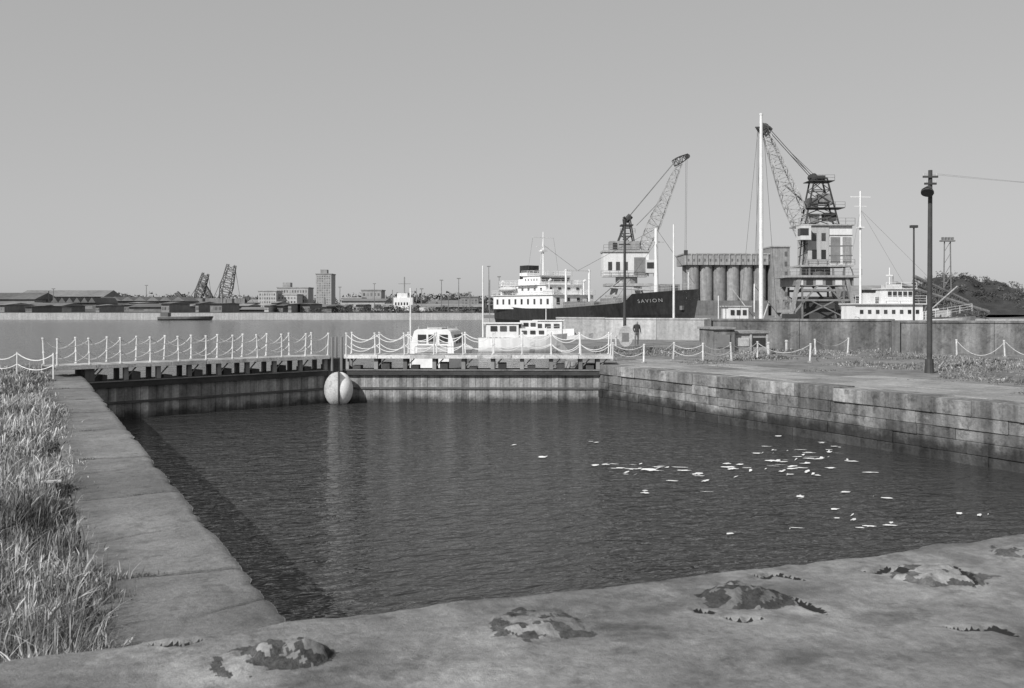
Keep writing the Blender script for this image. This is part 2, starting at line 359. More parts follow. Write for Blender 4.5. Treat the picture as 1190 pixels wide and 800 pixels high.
# ---------------------------------------------------------------- poles
b=VB('utility_pole',1080,40); Zp=b.Zp
b.beam((0,0,-.3),(.04,0,Zp(198)),.11,wood,12,.08); b.beam((0,0,-.05),(0,0,.55),.19,dsteel,12,.16)
for q,w in ((206,.30),(214,.24)): b.box(-w,w,-.14,-.07,Zp(q)-.04,Zp(q)+.04,wood)
for q,w in ((206,.26),(214,.2)):
    for s in (-1,1): b.beam((s*w,-.1,Zp(q)+.04),(s*w,-.1,Zp(q)+.13),.025,paintd,6)
b.beam((-.02,-.1,Zp(222)),(-.2,-.3,Zp(221)),.03,dsteel)
b.beam((-.10,-.25,Zp(218)),(-.26,-.44,Zp(225)),.08,dsteel,12,.25); b.beam((-.26,-.44,Zp(225)),(-.27,-.46,Zp(226)),.25,dsteel,12)
for s in (.26,-.26):
    b.chain((s,-.1,Zp(206)+.12),(28,6+s,Zp(206)+.3),.5,.005,steel,12)
b.finish()
b=VB('lamp_post',726,70); Zp=b.Zp
b.beam((0,0,-.1),(0,0,Zp(262)),.12,wood,10,.08); b.beam((0,0,Zp(262)),(0,0,Zp(255)),.12,dsteel,10,.17); b.box(-.4,.4,-.04,.04,Zp(285),Zp(283.5),wood); b.box(-.35,.35,-.04,.04,Zp(272),Zp(271),wood); b.finish()
b=VB('notice_board',727,66); Zp=b.Zp; v=[];n=20
for yy in (-.08,0.): v+=[(math.cos(2*math.pi*i/n)*.48,yy,Zp(391)+math.sin(2*math.pi*i/n)*.7) for i in range(n)]
b.add(v,[tuple(range(n)),tuple(range(2*n-1,n-1,-1))]+[(i,n+i,n+(i+1)%n,(i+1)%n) for i in range(n)],paintd,.85)
b.box(-.25,.2,-.1,-.085,Zp(397),Zp(387),steel)
b.beam((0,.05,-.1),(0,.05,Zp(391)),.05,dsteel); b.finish()
b=VB('flagpole',884.5,84); Zp=b.Zp
b.beam((0,0,-.1),(0,0,Zp(215)),.19,paintw,12,.16); b.beam((0,0,Zp(215)),(0,0,Zp(134)),.16,paintw,12,.12); b.beam((0,0,Zp(134)),(0,0,Zp(132)),.15,paintw,10)
b.box(-.5,.5,-.04,.04,Zp(149),Zp(147.5),dsteel)
for x,y in ((-2.0,0),(1.6,.5),(0,3.5)): b.beam((x*.12,0,Zp(148)),(x,y,0),.014,dsteel)
b.finish()
b=VB('white_pole',783,90); Zp=b.Zp; b.beam((0,0,-.1),(0,0,Zp(261)),.12,paintw,8,.08); b.finish()
b=VB('lamp_post',1062,98); Zp=b.Zp; b.beam((0,0,-1),(0,0,Zp(262)),.11,dsteel,8,.08); b.box(-.35,.35,-.2,.2,Zp(265),Zp(262),dsteel); b.finish()
b=VB('floodlight_mast',1101,170); Zp=b.Zp
for s in (-.5,.5): b.beam((s*1.4,0,0),(s,0,Zp(280)),.11,steel)
for i in range(7):
    z0=Zp(280)*i/7; b.beam((-.6,0,z0),(.6,0,z0+Zp(280)/7),.05,steel)
b.box(-1.2,1.2,-.4,.4,Zp(281),Zp(279.5),steel)
for i in range(4): b.box(-1.0+i*.55,-.75+i*.55,-.5,.1,Zp(279),Zp(276),steel)
b.finish()
# ---------------------------------------------------------------- person
def person():
    x,y=P(740,68); me=bpy.data.meshes.new('p')
    J=[((0,0,.95),.14),((0,0,1.15),.14),((0,0,1.38),.17),((0,0,1.5),.07),((0,-.02,1.62),.10),((0,-.01,1.72),.085),
       ((-.1,0,.9),.1),((-.12,-.02,.5),.07),((-.13,.02,.08),.05),((-.14,-.14,.04),.04),
       ((.1,0,.9),.1),((.13,.04,.5),.07),((.14,.1,.08),.05),((.15,-.05,.04),.04),
       ((-.2,0,1.42),.07),((-.27,.02,1.15),.05),((-.22,-.12,.93),.04),((-.2,-.18,.86),.035),
       ((.2,0,1.42),.07),((.28,.02,1.15),.05),((.25,-.1,.93),.04),((.24,-.14,.85),.035)]
    E=[(0,1),(1,2),(2,3),(3,4),(4,5),(0,6),(6,7),(7,8),(8,9),(0,10),(10,11),(11,12),(12,13),(2,14),(14,15),(15,16),(16,17),(2,18),(18,19),(19,20),(20,21)]
    me.from_pydata([j[0] for j in J],E,[]); o=bpy.data.objects.new('t',me); bpy.context.scene.collection.objects.link(o)
    o.modifiers.new('s','SKIN'); 
    for i,j in enumerate(J): me.skin_vertices[0].data[i].radius=(j[1],j[1]*.85)
    me.skin_vertices[0].data[0].use_root=True
    s=o.modifiers.new('ss','SUBSURF'); s.levels=2; s.render_levels=2
    dg=bpy.context.evaluated_depsgraph_get(); nm=bpy.data.meshes.new_from_object(o.evaluated_get(dg)); bpy.data.objects.remove(o)
    for m in (cloth,skin,steel): nm.materials.append(MATS[m])
    for p in nm.polygons:
        c=p.center; p.material_index=1 if (1.53<c.z<1.7 and c.y<.02) or (abs(c.x)>.17 and c.z<.92 and c.z>.7) else (0 if .95<c.z<1.5 else 2)
        p.use_smooth=True
    a=nm.attributes.new('shade','FLOAT','FACE'); a.data.foreach_set('value',[1.]*len(nm.polygons))
    p=bpy.data.objects.new('person',nm); p.location=(x,y,-.02); p.rotation_euler=(0,0,-TH+.4); bpy.context.scene.collection.objects.link(p)
person()
# ---------------------------------------------------------------- boats
def hull(b,L,beam,zk,sheer,mat,top=None,ns=16,stern=.75,x0=0,flare=.25,deck=None):
    def hb(s,t):   # t 0 keel..1 sheer
        q=s/L; w=beam/2*(stern+(1-stern)*min(1,q/.25))
        if q>.55:
            e=(q-.55)/.45; w*=(1-e**(2.0+1.6*t))
        return max(.02,w*(.55+.45*min(1,t*2.2)**.6)*(1-flare*(1-t)*(1 if q>.6 else .3)))
    rows=[]; nt=6
    for i in range(ns+1):
        s=L*i/ns; zt=sheer(s/L); row=[]
        for sd in (-1,1):
            for j in range(nt+1):
                t=j/nt; xx=s+(t-1)*.10*L*(0.35 if i==ns else (i/ns)**8*.35)
                row.append((x0+xx,sd*hb(s,t),zk+(zt-zk)*t))
        rows.append(row)
    vs=[v for r in rows for v in r]; m=2*(nt+1); fs=[]
    for i in range(ns):
        for sd in (0,1):
            for j in range(nt):
                a=i*m+sd*(nt+1)+j; q=(a,a+m,a+m+1,a+1); fs.append(q if sd==0 else q[::-1])
    b.add(vs,fs,mat)
    b.add(vs,[(i*m+nt,(i+1)*m+nt,(i+1)*m+2*nt+1,i*m+2*nt+1) for i in range(ns)],deck or top or mat,.9)
    b.add(vs,[tuple(list(range(0,nt+1))+list(range(m-1,nt,-1)))],mat)
    b.add(vs,[tuple([ns*m+k for k in range(nt,-1,-1)]+[ns*m+k for k in range(nt+1,m)])],mat)
    return hb
x,y=P(500,52); b=B('cabin_boat',(x,y,0),math.pi/2-.62)
hull(b,6.4,2.7,-1.2,lambda q:.05+.5*q*q,white,deck=paintd)
prof=[(-1.2,.0),(-1.18,.7),(-1.0,1.3),(-.85,1.4),(.85,1.4),(1.0,1.3),(1.18,.7),(1.2,.0)]
n=len(prof); vs=[(xx+(ox*p[1]),p[0]*s,.06+p[1]*s2) for xx,s,s2,ox in ((.4,.98,1,.0),(.7,1,1,0),(2.7,1,1,0),(3.5,.9,.98,-.5)) for p in prof]
b.add(vs,[(k*n+i,k*n+i+1,(k+1)*n+i+1,(k+1)*n+i) for k in range(3) for i in range(n-1)]+[tuple(range(n-1,-1,-1)),tuple(range(3*n,4*n))],white)
b.box(.34,.395,-.8,.8,.2,.62,paintd,.7)
for yy in (-.62,-.02,.55): b.box(.35,.39,yy-.22,yy+.22,.75,1.2,glass)
for s in (-1,1):
    for xx in (.9,1.6,2.25): b.add([(xx,s*1.215,.72),(xx+.5,s*1.215,.72),(xx+.5,s*1.085,1.18),(xx,s*1.085,1.18)],[(0,1,2,3)],steel,.5)
b.rail([(0.1,-1.1,.1),(.1,1.1,.1)],.7,paintw,.022,2); b.rail([(.6,-.8,1.46),(2.6,-.8,1.46)],.16,paintd,.02,1); b.rail([(.6,.8,1.46),(2.6,.8,1.46)],.16,paintd,.02,1)
b.box(.9,2.4,-.4,.4,1.463,1.55,paintd,.9)
b.finish(.03)
x,y=P(477,55); b=B('channel_marker_pole',(x,y,0)); b.beam((0,0,-5),(0,0,Z(335,55)),.045,paintw,8); b.finish()
x,y=P(556,78); b=B('motor_cruiser',(x,y,0),-TH+.05)
hull(b,7,2.4,-1.2,lambda q:.25+.35*q*q,white,deck=paintd)
b.box(.6,3.1,-1,1,.3,1.35,white); b.box(.4,3.3,-1.1,1.1,1.353,1.45,paintw); b.box(3.11,5.3,-.85,.85,.3,1.0,white); b.windows(.8,3.0,.75,1.25,3,1,-1.0,fx=.7,fz=.8); b.windows(3.2,5.2,.5,.9,3,1,-.85,fx=.6,fz=.7)
b.box(3.3,4.6,-.7,.7,1.003,1.6,white); b.windows(3.4,4.5,1.1,1.5,2,1,-.7,fx=.7,fz=.7)
b.beam((.35,0,.3),(.35,0,Z(309,78)),.06,paintw,8); b.beam((.9,.5,.3),(.9,.5,Z(325,78)),.035,steel,6); b.rail([(5.3,-.6,.5),(6.8,-.1,.6)],.6,paintw,.025,2); b.finish(.02)
x,y=P(607,84); b=B('motor_cruiser',(x,y,0),-TH-.1)
hull(b,6,2.2,-1.2,lambda q:.15+.35*q*q,white,deck=paintd); b.box(1,3.4,-.8,.8,.2,1.5,white,.95); b.box(.9,3.6,-.9,.9,1.503,1.58,paintw); b.windows(1.1,3.3,.85,1.35,3,1,-.8,fx=.65,fz=.7); b.box(3.41,4.4,-.7,.7,.2,.85,white); b.beam((2,0,1.5),(2,0,3.4),.04,paintw,6); b.finish(.02)
# ---------------------------------------------------------------- cargo ship
xs0,ys0=W(-.47,180); rz=math.atan2(-40,26.8)-TH
b=B('cargo_ship',(xs0,ys0,0),rz); LS=48.2
shr=lambda q:2.5+ .5*max(0,(.25-q)/.25) + (0 if q<.4 else 1.6*((q-.4)/.6)**1.2)+(1.15 if q>.80 else (1.15*(q-.77)/.03 if q>.77 else 0))
hb=hull(b,LS,9.5,-1.6,shr,black,ns=50,stern=.7,deck=steel)
def hside(s,z): 
    zt=shr(s/LS); return -hb(s,(z+1.6)/(zt+1.6))
for i in range(60):
    s=LS*.02+LS*.96*i/60; s2=s+LS*.96/60
    if s2<LS*.77: b.beam((s,hside(s,shr(s/LS))-.02,shr(s/LS)),(s2,hside(s2,shr(s2/LS))-.02,shr(s2/LS)),.05,steel)
b.box(20,28,-2.8,2.8,2.2,3.6,steel); b.box(29.5,36,-2.8,2.8,2.2,4.1,steel)
def tier(x0,x1,w,z0,z1,nw=0,fw=.4):
    b.box(x0,x1,-w,w,z0,z1,white); b.box(x0-.25,x1+.25,-w-.25,w+.25,z1+.002,z1+.1,white,.9)
    b.rail([(x1+.2,-w-.2,z1+.1),(x0-.2,-w-.2,z1+.1),(x0-.2,w+.2,z1+.1),(x1+.2,w+.2,z1+.1)],.8,white,.03,3,True)
    if nw: 
        b.windows(x0+.4,x1-.4,z0+.6,z1-.4,nw,1,-w,fx=.28,fz=.7)
        for i in range(4): 
            yy=-w+ (i+.5)*2*w/4; b.box(x1-.05,x1+.05,yy-.3,yy+.3,z0+.8,z1-.4,glass)
tier(1.2,19,4.2,2.4,4.7,9); tier(3,16.5,3.8,4.8,6.4,7); tier(9,14.0,3.2,6.5,8.0,5); 
b.box(8.6,14.3,-4.5,4.5,6.4,6.49,white); b.box(13.95,14.1,-2.9,2.9,7.1,7.7,glass)
b.box(5.0,7.6,-1.4,1.4,6.5,7.6,white); b.box(5.1,7.5,-1.2,1.2,7.6,10.0,black); b.box(5.08,7.52,-1.22,1.22,8.2,8.7,white)
b.box(15.9,19,-4.0,-3.3,4.8,5.6,white,.8); b.box(1.6,2.8,-3,3,4.8,5.7,paintd,.8)
zt=Z(270,172)
b.beam((10.5,0,8),(10.5,0,zt),.17,white,8,.1); b.beam((10.5,-2.2,zt-1),(10.5,2.2,zt-1),.08,white); b.beam((10.5,-1.4,zt-2.6),(10.5,1.4,zt-2.6),.08,white); b.beam((10.5,0,zt-1),(9.3,0,8),.05,white); b.box(10.1,11,-.6,.6,zt-3.4,zt-3.1,white)
for yy in (-2.2,2.2): b.beam((10.5,yy,zt-1),(10.5,yy*1.5,8.2),.02,steel)
for x in (3,17.2): 
    for yy in (-3.6,3.6): b.beam((x,yy,4.7),(x,yy,7.0),.1,white,8); b.beam((x,yy,7.0),(x+.4,yy,7.3),.2,white,8)
vs=[(6.+2.6*math.cos(a)*math.sqrt(max(0,1-c*c)),-4.4+.8*math.sin(a)*math.sqrt(max(0,1-c*c)),5.8+.55*c) for c in np.linspace(-1,1,7) for a in np.linspace(0,2*math.pi,12,endpoint=False)]
b.add(vs,[(j*12+i,j*12+(i+1)%12,(j+1)*12+(i+1)%12,(j+1)*12+i) for j in range(6) for i in range(12)],white,.7)
for x in (4.2,7.8): b.tube([(x,-3.8,4.8),(x,-4.1,6.7),(x,-4.8,6.9)],.08,white)
zt=Z(266,148); b.beam((39.2,0,3.4),(39.2,0,zt),.34,white,10,.26); b.beam((39.2,-1.6,zt-2),(39.2,1.6,zt-2),.09,white)
b.beam((38.8,0,5.2),(28.5,0,5.8),.13,lsteel,6); b.beam((20.2,-2.4,2.4),(20.2,-2.4,8.9),.22,white,8,.17); b.beam((20.2,2.4,2.4),(20.2,2.4,8.9),.22,white,8,.17); b.beam((20.2,-2.6,8.7),(20.2,2.6,8.7),.14,white); b.beam((20.5,2.4,3),(28,2.4,7.),.12,lsteel,6)
for a,q in (((39.2,0,zt),(47.2,0,6)),((39.2,0,zt),(20.2,0,8.7)),((39.2,0,zt-2),(34,-3.6,3.6)),((39.2,0,zt-2),(43,-3,5.6)),((10.5,0,Z(285,172)),(20.2,0,8.7))): b.beam(a,q,.025,dsteel)
b.rail([(38.2,-3.9,shr(.81)),(43,-2.8,shr(.89)),(47.4,-.4,shr(.985))],.9,lsteel,.035,2)
b.rail([(19.3,-4.6,shr(.4)),(28,-4.7,shr(.58)),(36.5,-4.2,shr(.75))],.9,lsteel,.03,2)
b.box(41.5,43,-.8,.8,shr(.88),shr(.88)+.9,steel); b.beam((46,0,shr(.95)),(46,0,shr(.95)+2.6),.08,white)
b.box(45.6,46.1,hside(45.9,2.6)-.1,hside(45.9,2.6)+.3,2.3,2.9,steel)
ship=b.finish()
cu=bpy.data.curves.new('name','FONT'); cu.body='SAVION'; cu.size=.72; cu.space_character=1.4; cu.extrude=0
to=bpy.data.objects.new('t',cu); bpy.context.scene.collection.objects.link(to)
dg=bpy.context.evaluated_depsgraph_get(); tm=bpy.data.meshes.new_from_object(to.evaluated_get(dg)); bpy.data.objects.remove(to)
wx=max(v.co.x for v in tm.vertices)
for v in tm.vertices:
    s=39.4+v.co.x*4.0/wx; z=3.3+v.co.y+.05*v.co.x; v.co=(s,hside(s,z)-.07,z)
tm.materials.append(MATS[white]); a=tm.attributes.new('shade','FLOAT','FACE'); a.data.foreach_set('value',[.42]*len(tm.polygons))
tt=bpy.data.objects.new('ship_name_lettering',tm); bpy.context.scene.collection.objects.link(tt); tt.parent=ship
# ---------------------------------------------------------------- far quay land
far_r=[P(560,192),P(1230,178),P(2200,180),P(3000,2500),P(560,2500)]
poly_prism('silo_quay',far_r,-5,.6,soil,wallc).finish()
far_l=[P(-900,300),P(90,286),P(560,281),P(700,281),P(700,6000),P(-2500,6000)]
poly_prism('far_quay',far_l,-5,Z(364,283),earth,wallc).finish()
# ---------------------------------------------------------------- crane 1
b=VB('dockside_crane',728,200); X=b.X; Zp=b.Zp
for sx in (706,752):
    for y in (-3,5): b.beam((X(sx),y,.6),(X(728)+(X(sx)-X(728))*.55,y*.6+.4,Zp(332)),.45,lsteel)
for y in (-3,5): b.beam((X(706),y,5),(X(752),y,5),.3,lsteel)
b.box(X(703),X(757),-3.5,4.5,Zp(333),Zp(330),lsteel)
b.beam((0,0,Zp(330)),(0,0,Zp(322)),2.2,lsteel,12)
b.box(X(700),X(752),-2.6,2.8,Zp(322),Zp(294),white,.85); b.box(X(699),X(753),-2.9,3.1,Zp(294)+.002,Zp(292),lsteel); b.windows(X(703),X(730),Zp(318),Zp(302),3,1,-2.6,fx=.5,fz=.6); b.box(X(735),X(748),-2.7,-2.5,Zp(320),Zp(300),farm)
b.box(X(748),X(758),-3.6,-1.2,Zp(318),Zp(303),white,.8); b.box(X(749),X(758.5),-3.66,-1.5,Zp(313),Zp(306),glass)
b.box(X(708),X(742),-1.8,2.,Zp(291.8),Zp(281),lsteel,.8); b.box(X(711),X(716),-1.9,-1.7,Zp(290),Zp(283),glass)
b.rail([(X(697),-3,Zp(322)),(X(757),-3,Zp(322))],1.1,steel,.05,2); b.rail([(X(700),-2.8,Zp(292)),(X(752),-2.8,Zp(292))],1.1,steel,.05,2)
for y in (-1.3,1.3):
    b.beam((X(714),y,Zp(292)),(X(729),y,Zp(253)),.17,dsteel); b.beam((X(738),y,Zp(292)),(X(731),y,Zp(253)),.17,dsteel)
    for q in (265,275,285): b.beam((X(714+ (292-q)*.37),y,Zp(q)),(X(738-(292-q)*.18),y,Zp(q)),.1,dsteel)
    b.beam((X(714),y,Zp(292)),(X(735),y,Zp(272)),.1,dsteel); b.beam((X(738),y,Zp(290)),(X(722),y,Zp(272)),.1,dsteel)
for q in (253,265,278): b.beam((X(725),-1.3,Zp(q)),(X(725),1.3,Zp(q)),.15,dsteel)
b.box(X(721),X(735),-1.6,1.6,Zp(263),Zp(261.5),dsteel); b.beam((X(727),0,Zp(257)),(X(733),0,Zp(251)),.65,dsteel,8)
b.rail([(X(720),-1.6,Zp(272)),(X(737),-1.6,Zp(272))],.9,dsteel,.04,2)
tip=(X(790),0,Zp(190)); base=(X(742),0,Zp(304))
b.lattice(base,tip,1.6,2.5,.9,16,.12,lsteel,br=.07)
for y in (-.5,.5): b.beam((X(731),y,Zp(252)),(X(787),y,Zp(185)),.12,steel); b.beam((X(740),y,Zp(262)),(X(769),y,Zp(232)),.08,steel)
b.lattice((X(783),0,Zp(190)),(X(800),0,Zp(181)),1.2,1.4,.7,4,.11,dsteel); b.beam((X(799),-.4,Zp(182)),(X(799),.4,Zp(182)),.45,dsteel,10)
for q in (797,798.5): b.beam((X(q),0,Zp(183)),(X(q-1),0,Zp(292)),.03,dsteel)
b.box(X(795),X(799),-.3,.3,Zp(297),Zp(291),dsteel); b.finish()
# ---------------------------------------------------------------- crane 2
b=VB('dockside_crane',948,185); X=b.X; Zp=b.Zp
for y in (-4,5):
    for s,a in ((911,922),(986,975)):
        b.beam((X(s),y,.6),(X(a),y,Zp(322)),.5,lsteel,sh=.8)
        b.beam((X(s),y,.8),(X(948),y,Zp(326)),.22,lsteel,sh=.6)
    b.beam((X(911),y,4.0),(X(986),y,4.0),.25,lsteel,sh=.6); b.beam((X(925),y,Zp(338)),(X(972),y,Zp(338)),.3,lsteel,sh=.6)
    for q in (925,972): b.beam((X(q),y,.6),(X(q),y,Zp(334)),.22,steel)
    b.beam((X(925),y,1),(X(972),y,Zp(345)),.15,steel); b.beam((X(972),y,1),(X(925),y,Zp(345)),.15,steel)
for s in (911,986): b.beam((X(s),-4,2),(X(s),5,2),.4,lsteel); b.box(X(s)-1.2,X(s)+1.2,-5,-3,.6,1.5,dsteel)
b.box(X(930),X(966),-2,3,.6,Zp(345),dsteel,1.3)
b.box(X(907),X(991),-4.8,5.6,Zp(323.5),Zp(321),lsteel,.9); b.box(X(915),X(983),-4.2,5,Zp(333),Zp(323.5)-.01,steel,1.2)
for i,q in enumerate((922,933,944,955,966,977)): b.box(X(q)-.6,X(q)+.6,-4.25,-4.1,Zp(332),Zp(326),[white,dsteel][i%2],.8)
b.rail([(X(907),-4.8,Zp(321)),(X(991),-4.8,Zp(321))],1.1,steel,.05,2); b.rail([(X(907),5.5,Zp(321)),(X(991),5.5,Zp(321))],1.1,steel,.05,2)
b.beam((0,0,Zp(321)),(0,0,Zp(311)),2.6,steel,14,sh=.6)
for q in (925,935,962,975): b.beam((X(q),-3,Zp(321)),(X(q),-3,Zp(309)),.2,steel)
b.box(X(924),X(985),-3.4,4,Zp(311),Zp(309),lsteel)
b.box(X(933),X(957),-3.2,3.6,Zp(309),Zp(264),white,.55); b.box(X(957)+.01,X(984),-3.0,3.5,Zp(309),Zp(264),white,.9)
b.box(X(924),X(986),-3.6,4,Zp(264)+.002,Zp(262.5),lsteel)
b.windows(X(935),X(956),Zp(306),Zp(288),2,1,-3.2,fx=.5,fz=.6); b.windows(X(935),X(956),Zp(286),Zp(268),2,1,-3.2,fx=.45,fz=.5)
b.box(X(959),X(970),-3.07,-2.95,Zp(307),Zp(277),farm,1.1); b.box(X(973),X(983),-3.07,-2.95,Zp(307),Zp(277),lsteel,.85)
for q in (275,287,298): b.box(X(957),X(984.3),-3.1,-3.075,Zp(q)-.08,Zp(q)+.08,steel)
b.box(X(921),X(933)-.02,-5.2,-2.3,Zp(281),Zp(265),white,.8); b.box(X(920.5),X(930),-5.25,-3.6,Zp(276),Zp(268),glass); b.beam((X(927),-4,Zp(281)),(X(930),-3,Zp(292)),.2,dsteel)
for q in (925,929): b.beam((X(q),-2,Zp(309)),(X(q+5),-2,Zp(262)),.14,dsteel)
for q in (300,290): b.beam((X(922),-3,Zp(q)),(X(934),-3,Zp(q-6)),.1,dsteel)
b.rail([(X(922),-3.6,Zp(262.5)),(X(986),-3.6,Zp(262.5))],1.1,steel,.05,2); b.rail([(X(922),-3.5,Zp(309)),(X(986),-3.5,Zp(309))],1.0,steel,.05,2)
for y in (-1.5,1.5):
    b.beam((X(933),y,Zp(262)),(X(944),y,Zp(208)),.18,dsteel); b.beam((X(972),y,Zp(262)),(X(958),y,Zp(208)),.18,dsteel)
    for q0,q1 in ((262,250),(250,238),(238,222),(222,208)):
        a0=933+(262-q0)*.2; a1=933+(262-q1)*.2; c0=972-(262-q0)*.26; c1=972-(262-q1)*.26
        b.beam((X(a0),y,Zp(q0)),(X(c1),y,Zp(q1)),.09,dsteel); b.beam((X(c0),y,Zp(q0)),(X(a1),y,Zp(q1)),.09,dsteel); b.beam((X(a1),y,Zp(q1)),(X(c1),y,Zp(q1)),.12,dsteel)
for q,w0,w1 in ((243,933,978),(212,937,966)):
    b.box(X(w0),X(w1),-2.0,2.0,Zp(q),Zp(q)+.12,dsteel); b.rail([(X(w0),-2.0,Zp(q)+.12),(X(w1),-2.0,Zp(q)+.12)],1,dsteel,.035,2)
b.box(X(938),X(948),-1.4,1.4,Zp(242),Zp(231),steel,.7); b.box(X(950),X(964),-1.2,1.2,Zp(236),Zp(226),lsteel,.7); b.box(X(942),X(957),-1.2,1.2,Zp(211),Zp(205),dsteel); b.beam((X(944),-1.1,Zp(206)),(X(944),1.1,Zp(206)),.6,dsteel,10); b.box(X(957),X(970),-1.2,1.2,Zp(257),Zp(248),dsteel); b.box(X(940),X(950),-1.2,1.2,Zp(260),Zp(250),lsteel,.6)
b.beam((X(964),-2,Zp(262)),(X(988),-2,Zp(321)),.08,steel)
base=(X(937),0,Zp(278)); tip=(X(889),0,Zp(152))
b.lattice(base,tip,2.4,3.0,1.1,16,.13,lsteel,br=.075)
b.lattice((X(893),0,Zp(155)),(X(882),0,Zp(146)),1.5,1.6,1.0,3,.2,dsteel); b.beam((X(888),-.7,Zp(149)),(X(888),.7,Zp(149)),.8,dsteel,12)
for y in (-.6,.6): b.beam((X(943),y,Zp(206)),(X(892),y,Zp(149)),.07,dsteel); b.beam((X(945),y,Zp(204)),(X(918),y,Zp(178)),.05,dsteel)
b.beam((X(940),0,Zp(240)),(X(912),0,Zp(215)),.18,steel)
for q in (880,881.5): b.beam((X(q),0,Zp(147)),(X(q-1),0,Zp(330)),.03,dsteel)
b.finish()
# ---------------------------------------------------------------- grain silo
b=VB('grain_silo',850,260); X=b.X; Zp=b.Zp
b.box(X(795),X(894),0,12,Zp(308),Zp(296),siloc,1.1); b.box(X(794),X(895),-.2,12.2,Zp(296)+.002,Zp(294.5),siloc,1.2)
for i in range(16): 
    xx=X(797)+i*(X(892)-X(797))/15; b.box(xx-.12,xx+.12,-.25,0,Zp(308),Zp(296),siloc,1.25); b.box(xx+.5,xx+.9,-.05,.1,Zp(304),Zp(301),siloc,.45)
cnt=6; r=(X(893)-X(799))/cnt/2
for row in (0,1):
    for i in range(cnt):
        cx=X(799)+r*(2*i+1); b.beam((cx,2.3+row*6,.6),(cx,2.3+row*6,Zp(308)),r*.97,siloc,28,sh=[.95,1.05,.85,1.1,1,.9][i])
b.box(X(895)+.02,X(916),-1.5,12,.6,Zp(288),siloc,.95); b.box(X(894.5),X(917),-1.8,12.3,Zp(288)+.002,Zp(286.5),siloc,1.2)
for i in range(6): b.box(X(910),X(913),-1.56,-1.4,3+i*2.6,4.2+i*2.6,siloc,.4)
b.box(X(770),X(794)-.3,3,12,.6,Zp(330),siloc,.8); b.box(X(800),X(890),-2.5,.2,.6,4.5,siloc,.6)
b.finish(0)
b=VB('dock_shed',1000,215); X=b.X; b.box(X(985),X(1048),0,14,.6,5,farm,.8); b.add([(X(984),-.5,5),(X(1049),-.5,5),(X(1049),7,7.6),(X(984),7,7.6),(X(984),14.5,5),(X(1049),14.5,5)],[(0,1,2,3),(3,2,5,4),(0,3,4),(1,5,2)],farm,1.2); b.windows(X(990),X(1044),2,4,8,1,0); b.finish()
# ---------------------------------------------------------------- white vessel on the right
b=VB('survey_ship',978,118,.12); k=b.k; Zp=b.Zp
hull(b,17,4.6,-1.4,lambda q:.9+.9*max(0,(q-.3))**1.5+.2,white,deck=steel,ns=24)
b.box(.2,12,-2.45,-2.3,1.05,1.15,steel)
b.box(.8,9.2,-1.8,1.8,1.0,3.0,white); b.box(.6,9.6,-2.1,2.1,3.003,3.12,white,.9); b.windows(1.1,9,1.7,2.6,8,1,-1.8,fx=.4,fz=.5)
b.box(4.8,8.2,-1.5,1.5,3.12,4.8,white); b.box(4.6,8.6,-1.7,1.7,4.803,4.9,white,.9); b.windows(4.9,8.1,3.9,4.6,5,1,-1.5,fx=.7,fz=.8); b.box(8.2,8.26,-1.3,1.3,3.9,4.6,glass)
b.box(2.6,3.9,-.6,.6,3.12,4.7,white,.8); b.box(2.55,3.95,-.65,.65,4.4,4.75,black); b.box(5.3,7.2,-.7,.7,4.9,5.4,paintd); b.beam((6,0,5.4),(6,0,7.4),.06,white,6); b.beam((6.6,.3,5.4),(6.6,.3,6.6),.04,steel,6); b.box(5.6,6.4,-.1,.1,6.4,6.55,white)
b.rail([(.7,-2.1,3.12),(9.5,-2.1,3.12)],.9,white,.03,3); b.rail([(4.7,-1.7,4.9),(8.5,-1.7,4.9)],.7,white,.03,2); b.rail([(0,-2.2,1.1),(.8,-2.3,1.1)],.9,white,.03,3); b.rail([(9,-2.2,1.25),(16,-.8,2.2)],.9,white,.03,3)
b.tube([(9.9,-1.2,1.2),(9.9,-1.2,2.2),(11.5,-1.2,2.4)],.15,paintd,6); b.box(12.2,13.4,-.6,.6,1.5,2.3,paintd,.8)
zt=Zp(222); b.beam((2.35,0,1),(2.35,0,zt),.15,white,8,.11); b.beam((1.1,0,zt-.7),(3.6,0,zt-.7),.07,white); b.beam((1.6,0,zt-1.8),(3.1,0,zt-1.8),.05,white); b.box(2.0,2.7,-.3,.3,zt-4.4,zt-4.25,white)
for q in ((9.2,0,3.2),(15.5,0,2),(-.2,0,1.4)): b.beam((2.35,0,zt-2.2),q,.014,steel)
b.beam((11,0,1.3),(11,0,6.2),.12,white,8,.08); b.beam((11,0,2.2),(14.6,0,5.2),.08,lsteel,6); b.finish()
x,y=P(826,98); b=B('fishing_boat',(x,y,0),-TH+.2); hull(b,7.5,2.4,-1.3,lambda q:1.0+.6*q*q,white,deck=steel)
b.box(1.5,3.6,-.8,.8,1.0,2.7,white); b.box(1.3,3.9,-.9,.9,2.702,2.8,paintd); b.windows(1.6,3.5,1.8,2.5,3,1,-.8,fx=.6,fz=.7); b.beam((4.6,0,1),(4.6,0,5),.07,paintw,6); b.beam((4.6,0,4.8),(7.3,0,1.8),.03,dsteel); b.beam((.8,0,1),(.8,0,3.8),.05,paintw,6); b.beam((4.6,0,1.6),(2.3,0,4.4),.05,paintd,6); b.beam((5.5,.3,1),(6.3,.3,3.2),.06,paintd,6); b.finish()
